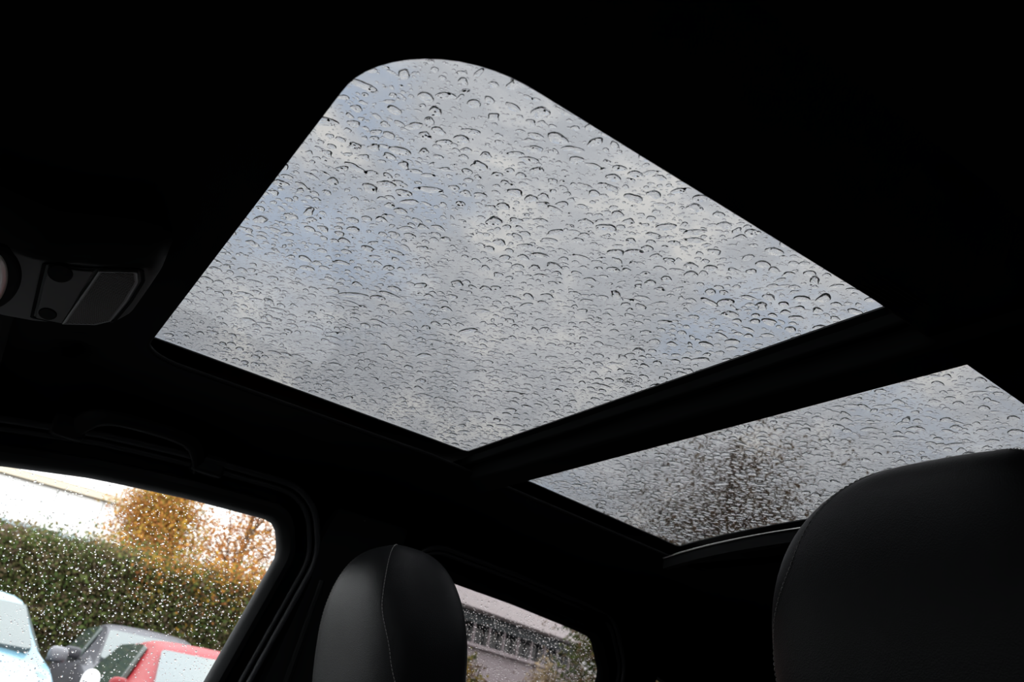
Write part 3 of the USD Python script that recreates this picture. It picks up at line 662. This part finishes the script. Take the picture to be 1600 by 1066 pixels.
foliage(gs, np.stack([x, r_.uniform(-14.8, -14.28, n), z], 1), 0.06, 0.10, 16, [L_yellow, L_orange], 64)
tree('rust brown autumn tree seen through the wet rear roof glass', (-10.4, -9.3, 0.2), 6.3, 0.16, 71, [L_brown, L_brown, L_hedge2], 1900, 0.055, 0.62, 22, 26, up=0.4)

# white building behind the hedge
white = two_tone('white_render', (0.88, 0.87, 0.85), (0.91, 0.90, 0.89), 0.6, 0.8)
joint = pbr('joint_grey', (0.70, 0.72, 0.70), 0.7)
b = thing('building', 'long white panelled building behind the hedge', 'building')
xs = [6.0, 3.2, 1.05, -1.33, -2.38, -4.2]
for i in range(len(xs) - 1):
    obj('upper_panel', box(xs[i + 1] + 0.010, xs[i] - 0.010, -22.2, -22.0, 5.16, 6.45, 0.01), white, b)
    obj('lower_panel', box(xs[i + 1] + 0.010, xs[i] - 0.010, -22.24, -22.04, 4.02, 4.96, 0.01), white, b)
obj('ledge', box(-4.2, 6.0, -22.2, -21.93, 4.98, 5.13, 0.015), pbr('cream_ledge', (0.56, 0.48, 0.37), 0.7), b, label='cream ledge between the rows of panels')
obj('backing_wall', box(-4.2, 6.0, -27, -22.21, 0.4, 6.4), joint, b, smooth=False)
obj('gutter', box(-4.2, 6.0, -22.1, -21.92, 3.90, 4.0, 0.03), pbr('blue_grey_gutter', (0.35, 0.42, 0.46), 0.5), b, label='blue-grey gutter under the panels')
obj('lower_wall', box(-4.2, 6.0, -22.2, -22.05, 0.5, 3.9), white, b, smooth=False)
obj('roof_edge', box(-4.3, 6.1, -27, -21.95, 6.46, 6.6, 0.02), white, b)

# building seen through the rear door window: white fascia, dark glazed strip with posts
PU, UU = np.array([-12.43, -21.01]), np.array([-0.9498, -0.3129]); NN = np.array([UU[1], -UU[0]]) * 1.0
if NN @ (np.array([0, 0.68]) - PU) < 0: NN = -NN
ang = math.degrees(math.atan2(UU[1], UU[0]))
rbld = thing('building', 'pale building with white fascia and a dark post-divided window band', 'building', (PU[0], PU[1], 0), ang)
sgn = 1 if (np.array([-UU[1], UU[0]]) @ NN) > 0 else -1      # local +y direction that faces us
def rbx(u0, u1, t0, t1, z0, z1, r=0.0):
    a, c = sorted((sgn * t0, sgn * t1)); return box(u0, u1, a, c, z0, z1, r)
pinkish = two_tone('pale_pink_render', (0.33, 0.28, 0.29), (0.39, 0.34, 0.35), 0.8, 0.85)
obj('fascia', rbx(-5, 6.6, -2.5, 0.45, 4.58, 5.5, 0.02), two_tone('fascia_white', (0.60, 0.54, 0.535), (0.63, 0.575, 0.57), 0.5, 0.7), rbld, label='broad white roof fascia')
obj('lintel', rbx(-5, 6.5, -2.4, 0.02, 4.28, 4.57), pbr('dark_lintel', (0.012, 0.022, 0.025), 0.4), rbld, smooth=False)
obj('window_glass', rbx(-5, 6.5, -0.5, -0.42, 3.72, 4.28), pbr('dark_glass', (0.012, 0.014, 0.015), 0.08), rbld, smooth=False)
u = -4.46
while u < 6.4:
    obj('post', rbx(u - 0.03, u + 0.03, -0.04, 0.015, 3.72, 4.28, 0.01), pinkish, rbld); u += 0.69
obj('window_sill', rbx(-5, 6.6, -0.5, 0.14, 3.62, 3.72, 0.015), pinkish, rbld)
obj('lower_wall', rbx(-5, 6.5, -2.4, 0.0, 0.3, 3.62), pinkish, rbld, smooth=False)
def shrub(label, cx, cy, z0, h, w, mats, n, seed, size=0.09):
    s = thing('shrub', label, 'shrub'); r_ = np.random.default_rng(seed)
    st = []
    for k in range(9):
        a = r_.uniform(0, 2 * PI); st.append(tube([(cx, cy, z0), (cx + 0.25 * w * math.cos(a), cy + 0.25 * w * math.sin(a), z0 + h * 0.5), (cx + 0.42 * w * math.cos(a), cy + 0.42 * w * math.sin(a), z0 + h * 0.92)], [0.03, 0.02, 0.008], 6))
    obj('stems', cat(*st), bark, s, smooth=True)
    d = r_.normal(size=(n, 3)); d /= np.linalg.norm(d, axis=1, keepdims=True); rad = r_.uniform(0.55, 1, n)[:, None]
    pos = np.array([cx, cy, z0 + h * 0.55]) + d * rad * np.array([w / 2, w / 2, h * 0.45]); pos[:, 2] = np.maximum(pos[:, 2], z0 + 0.1)
    foliage(s, pos, size, 0.09, 14, mats, seed + 4)
shrub('olive green shrub nearest the white stitched headrest, before the pale building', -8.45, -14.4, 0.42, 2.35, 1.5, [L_hedge, L_yellow], 420, 101)
shrub('russet brown shrub in front of the pale building', -9.75, -13.9, 0.42, 1.95, 1.7, [L_brown, L_hedge], 420, 111)
shrub('cream flowering shrub against the dark window band', -13.1, -17.9, 0.55, 2.95, 0.8, [leaf_mat('cream_leaves', [(0, (0.25, 0.19, 0.10)), (1, (0.50, 0.40, 0.25))], 0.3)], 120, 121)
shrub('second cream shrub farther along the dark window band', -16.2, -19.9, 0.6, 3.05, 1.3, [leaf_mat('cream_pink_leaves', [(0, (0.28, 0.2, 0.12)), (1, (0.52, 0.40, 0.26))], 0.3)], 170, 131)
tree('dark green tree at the end of the pale building', (-14.3, -16.8, 0.5), 4.9, 0.12, 141, [L_green, L_hedge], 900, 0.11, 0.30, 14, 18, up=0.5)

# ---------------------------------------------------------------- parked cars (front towards us)
car_glass = pbr('car_window_dark', (0.02, 0.028, 0.025), 0.05, spec=0.6)
screen_glass = pbr('car_windscreen', (0.05, 0.06, 0.06), 0.08, spec=0.7)
tyre = pbr('tyre', (0.02, 0.02, 0.02), 0.8); alloy = pbr('alloy', (0.55, 0.55, 0.56), 0.35, metal=0.9)
lampm = pbr('headlamp', (0.7, 0.72, 0.75), 0.08, spec=0.8); trimk = pbr('car_trim', (0.03, 0.03, 0.032), 0.5)
def make_car(label, loc, paint, H=1.5, W_=0.87, L=4.1, mirror_paint=None, yaw=0, mx=0.95, ms=1.0):
    """local: +y is the car's front, x across, z up; origin on the ground under the windscreen base"""
    c = thing('car', label, 'car', loc, yaw)
    k = H / 1.5; b0 = 0.92 * k
    # stations along y: (y, top z, half width at belt, half width at top, kind)
    S = [(1.02, 0.62 * k, 0.62, 0.60), (0.98, 0.72 * k, 0.76, 0.66), (0.75, 0.82 * k, 0.83, 0.70), (0.30, 0.92 * k, 0.86, 0.72), (0.0, 0.99 * k, 0.87, 0.70),
         (-0.35, 1.22 * k, 0.87, 0.64), (-0.72, 1.41 * k, 0.87, 0.575), (-1.0, 1.475 * k, 0.87, 0.555), (-1.5, 1.50 * k, 0.87, 0.55), (-2.2, 1.47 * k, 0.87, 0.545), (-2.7, 1.40 * k, 0.86, 0.54), (-2.95, 1.15 * k, 0.84, 0.60), (-3.08, 0.85 * k, 0.80, 0.66), (-3.10, 0.6 * k, 0.74, 0.6)]
    f = W_ / 0.87
    rings = []
    for y, zt, wb, wt in S:
        wb, wt = wb * f, wt * f; zb = min(b0, zt - 0.06); cab = zt > b0 + 0.1
        half = [(0, zt), (wt * 0.55, zt - 0.008), (wt * 0.85, zt - 0.025), (wt, zt - 0.055)]
        if cab: half += [(wt + (wb - wt) * 0.40, zt - 0.055 - (zt - 0.055 - zb) * 0.5), (wb - 0.035, zb + 0.012)]
        else: half += [(wt + (wb - wt) * 0.5, zt - 0.075), (wb - 0.035, zb - 0.005)]
        half += [(wb, zb - 0.05), (wb + 0.02, zb - 0.20), (wb, 0.42 * k), (wb - 0.05, 0.24 * k), (0, 0.22 * k)]
        rings.append([(x, y, z) for x, z in half] + [(-x, y, z) for x, z in half[-2:0:-1]])
    obj('body', loft(rings), paint, c, smooth=32)
    def panel(name, pts, mat, t=0.012, inset=0.0, **kw):
        p = np.array(pts, float); n = np.cross(p[1] - p[0], p[-1] - p[0]); n /= np.linalg.norm(n); ctr = p.mean(0)
        if n @ (ctr - np.array([0, -1.2, 0.9 * k])) < 0: n = -n
        ax = p[1] - p[0]; ax /= np.linalg.norm(ax); ay = np.cross(n, ax)
        q = [((v - ctr) @ ax, (v - ctr) @ ay) for v in p]; pl = sg.Polygon(q).buffer(-0.05).buffer(0.05, quad_segs=6)
        m = prism(pl, -0.02, t); R = np.stack([ax, ay, n], 1)
        return obj(name, moved(m, R, ctr + 0.0 * n), mat, c, **kw)
    wl_, wt_ = 0.66 * f, 0.545 * f
    panel('windscreen', [(-wl_, -0.03, 1.015 * k), (wl_, -0.03, 1.015 * k), (wt_ * 1.02, -0.66, 1.362 * k), (-wt_ * 1.02, -0.66, 1.362 * k)], screen_glass, 0.022)
    for s in (1, -1):
        panel('side_window', [(s * 0.835 * f, -0.62, 0.965 * k), (s * 0.60 * f, -1.10, 1.395 * k), (s * 0.59 * f, -1.45, 1.41 * k), (s * 0.835 * f, -1.45, 0.965 * k)], car_glass, 0.02)
        panel('side_window', [(s * 0.835 * f, -1.52, 0.965 * k), (s * 0.59 * f, -1.52, 1.41 * k), (s * 0.59 * f, -2.15, 1.385 * k), (s * 0.835 * f, -2.45, 0.985 * k)], car_glass, 0.02)
        mp_ = mirror_paint or paint
        mr = obj('mirror', moved(box(-0.10 * ms, 0.10 * ms, -0.055, 0.065, -0.065, 0.065, 0.05), None, (s * mx * f, -0.24, 1.035 * k)), mp_, c)
        obj('mirror_foot', moved(box(-0.06, 0.06, -0.03, 0.03, -0.018, 0.018, 0.015), None, (s * 0.88 * f, -0.24, 0.985 * k)), trimk, c)
        obj('headlamp', moved(box(-0.13, 0.13, -0.10, 0.05, -0.05, 0.05, 0.04), None, (s * 0.60 * f, 0.93, 0.66 * k)), lampm, c)
        for y in (0.42, -2.25):
            wh = trimesh.creation.cylinder(0.31, 0.20, sections=32); wh.apply_transform(trimesh.transformations.rotation_matrix(PI / 2, (0, 1, 0))); wh.apply_translation((s * 0.80 * f, y, 0.31))
            o_ = obj('wheel', wh, tyre, c)
            hb = trimesh.creation.cylinder(0.2, 0.02, sections=24); hb.apply_transform(trimesh.transformations.rotation_matrix(PI / 2, (0, 1, 0))); hb.apply_translation((s * 0.905 * f, y, 0.31))
            obj('rim', hb, alloy, o_)
    obj('grille', box(-0.42, 0.42, 0.98, 1.035, 0.42 * k, 0.60 * k, 0.02), trimk, c)
    return c
make_car('pale blue car at the left edge of the photo', (-0.13, -7.85, gz(-7.85)), pbr('pale_blue_paint', (0.085, 0.165, 0.21), 0.3, coat=0.4), H=1.56, mirror_paint=pbr('silver_mirror', (0.10, 0.097, 0.107), 0.3), yaw=3, mx=0.90, ms=0.8)
make_car('dark grey car between the pale blue and the red cars', (-2.49, -11.15, gz(-11.15)), pbr('dark_grey_paint', (0.03, 0.029, 0.034), 0.38, spec=0.3), H=1.54)
make_car('red car in front of the dark grey car', (-2.16, -6.35, gz(-6.35)), pbr('red_paint', (0.15, 0.010, 0.012), 0.4, spec=0.2), H=1.40, W_=0.84, mx=0.88, ms=0.7)
bo = thing('bollard', 'slim white round-topped marker post left of the red car', 'bollard', (-0.915, -5.3, gz(-5.3)))
prof = [(0, 0), (0.052, 0), (0.052, 1.02)] + [(0.052 * math.cos(a), 1.02 + 0.06 * math.sin(a)) for a in np.linspace(0.1, PI / 2, 10)]
obj('post', trimesh.creation.revolve(np.array(prof), sections=32), pbr('bollard_white', (0.82, 0.80, 0.80), 0.5), bo)
